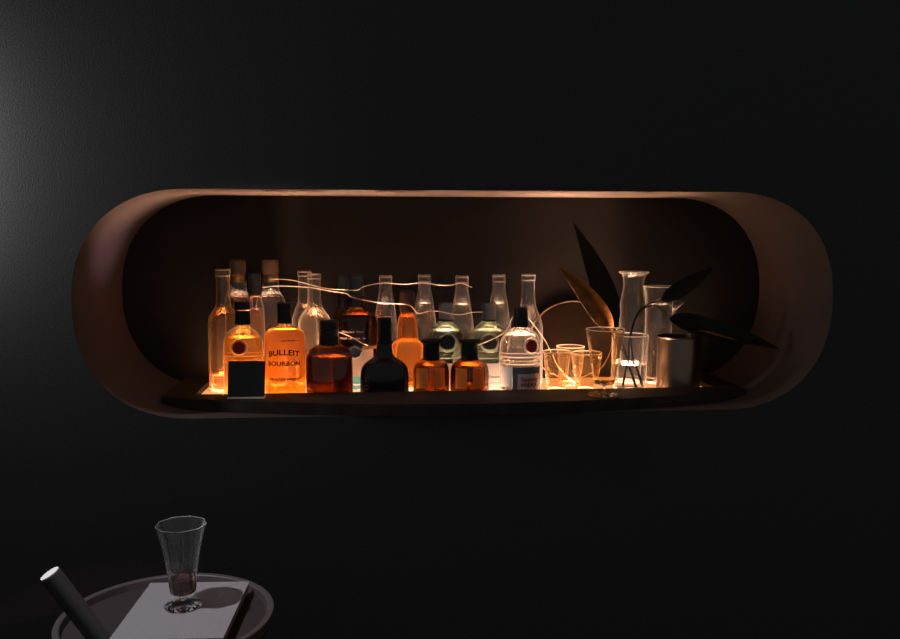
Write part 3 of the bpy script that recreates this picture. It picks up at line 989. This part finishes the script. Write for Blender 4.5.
gz = BZ + BH + 0.0002
pg = atz(183.5, 605.5, gz)
root = thing('fluted_glass', 'tall fluted footed glass with dark dregs standing on the grey book', 'glass', (pg.x, pg.y, gz))
k = mpp(181, 570, pg.y)
z = lambda y: at(181, y, pg.y).z - gz
rr = lambda h: h * k
out = [(rr(12.4), z(591.5)), (rr(13.6), z(586)), (rr(14.0), z(576)), (rr(16.0), z(561)), (rr(19.2), z(544)), (rr(22.6), z(531)), (rr(24.8), z(524.5))]
ins = [(r_ - 0.0018, z_) for r_, z_ in out]
prof = [(0, z(594))] + [(rr(8), z(593.5))] + smooth_prof(out) + [(rr(24.4), z(523.8))] + smooth_prof(ins)[::-1] + [(rr(8), z(590)), (0, z(589.5))]
link('bowl', lathe(prof, 96, flute=(9, 0.022)), M['flute'], root, angle=24)
e = 0.0003
li = [(0, z(589.3)), (rr(8), z(589.8))] + [(r_ + e, z_) for r_, z_ in smooth_prof(ins) if z_ < z(577.5)] + [(radius_at(smooth_prof(ins), z(577.5)), z(577.5)), (0, z(577.5))]
link('drink', lathe(li, 96, flute=(9, 0.022)), M['port'], root)
prof = [(0, z(594)), (rr(5), z(594.2)), (rr(3.6), z(597)), (rr(4.4), z(599)), (rr(9), z(601)), (rr(17), 0.0035), (rr(19.2), 0.002), (rr(19.0), 0.0), (0, 0.0)]
link('foot', lathe(prof, 64), M['plain'], root, angle=50)

# the tube: leans out over the left rim, its pale end up
pbot = atz(103, 643, TZ + 0.0112)
ptop = at(49.5, 573.5, pbot.y - 0.02)
ax = (ptop - pbot)
Lt = ax.length
ax.normalize()
rt = 10.6 * mpp(60, 585, pbot.y)
tb_ = thing('cardboard_tube', 'dark tube with a pale end leaning out over the rim of the side table', 'tube', pbot)
q = Vector((0, 0, 1)).rotation_difference(ax).to_matrix()
bm = lathe([(0, 0), (rt - 0.001, 0), (rt, 0.001), (rt, Lt - 0.0015), (rt - 0.0008, Lt - 0.0002), (rt - 0.001, Lt - 0.001), (0, Lt - 0.001)], 48)
for vv in bm.verts:
    vv.co = q @ vv.co
link('body', bm, M['tube'], tb_)
bm = lathe([(0, Lt - 0.0012), (rt - 0.0012, Lt - 0.0012), (rt - 0.0012, Lt + 0.0004), (0, Lt + 0.0006)], 48)
for vv in bm.verts:
    vv.co = q @ vv.co
o = link('end_cap', bm, M['tubeend'], tb_)
o['label'] = 'pale round end'


# ------------------------------------------------------------------ light
def area(name, loc, to, sx, sy, col, power, spread=None):
    d = bpy.data.lights.new(name, 'AREA')
    d.shape = 'RECTANGLE'
    d.size, d.size_y = sx, sy
    d.color = col
    d.energy = power
    if spread:
        d.spread = math.radians(spread)
    o = bpy.data.objects.new(name, d)
    COL.objects.link(o)
    o.location = loc
    o.rotation_euler = (Vector(to) - Vector(loc)).to_track_quat('-Z', 'Y').to_euler()
    return o


def spot(name, loc, to, ang, col, power, size=0.03, blend=0.4):
    d = bpy.data.lights.new(name, 'SPOT')
    d.spot_size = math.radians(ang)
    d.spot_blend = blend
    d.shadow_soft_size = size
    d.color = col
    d.energy = power
    o = bpy.data.objects.new(name, d)
    COL.objects.link(o)
    o.location = loc
    o.rotation_euler = (Vector(to) - Vector(loc)).to_track_quat('-Z', 'Y').to_euler()
    return o


area('wall_lamp_light', (-1.07, -0.085, 1.57), (-1.015, 0.0, 1.57), 0.04, 0.42, (1.0, 0.98, 0.97), 6.6)
PC = Vector(((LX0 + LX1) / 2, (LY0 + LY1) / 2, PZ + 0.0002))
PF = Vector((PC.x - 0.06, LY0 + 0.065, PC.z))
area('shelf_panel_light', PF, PF + Vector((0, -0.23, 1)), LX1 - LX0 - 0.16, 0.11, (1.0, 0.56, 0.32), 43.0, 70)
area('shelf_panel_glow', PC, PC + Vector((0, 0, 1)), LX1 - LX0 - 0.04, LY1 - LY0 - 0.03, (1.0, 0.60, 0.38), 10.0, 120)
PR = Vector((PC.x - 0.14, LY1 - 0.04, PC.z))
area('shelf_panel_rear', PR, PR + Vector((0, -0.46, 1)), LX1 - LX0 - 0.32, 0.06, (1.0, 0.68, 0.52), 26.0, 62)  # added strip, tilted forward to brighten the back row of bottles
spot('table_spot_light', (-0.85, -0.75, 2.3), (-0.40, -0.45, 0.7), 20, (1.0, 0.97, 1.0), 160.0)  # added unseen spot, kept narrow to light the table alone
spot('mauve_spot_light', (1.6, -1.9, 1.9), (-0.20, -0.43, 0.7), 9, (1.0, 0.30, 0.42), 42.0)
spot('mauve_niche_light', (1.9, -1.0, 1.38), (-0.61, 0.19, 1.395), 6.0, (1.0, 0.66, 0.92), 230.0, blend=1.0)  # added unseen spot that tints the upper left lining pink

w = bpy.data.worlds.new('dim_room')
SC.world = w
w.use_nodes = True
bg = w.node_tree.nodes['Background']
bg.inputs['Color'].default_value = (0.95, 0.98, 1.0, 1)
bg.inputs['Strength'].default_value = 0.15

SC.view_settings.view_transform = 'Standard'
SC.view_settings.look = 'None'
SC.view_settings.exposure = 0.0
SC.view_settings.gamma = 1.0
SC.view_settings.use_curve_mapping = False
cy = SC.cycles
cy.max_bounces = 24
cy.transmission_bounces = 24
cy.transparent_max_bounces = 16
cy.glossy_bounces = 8
cy.diffuse_bounces = 4
cy.sample_clamp_indirect = 10.0
cy.use_denoising = True
cy.blur_glossy = 0.5
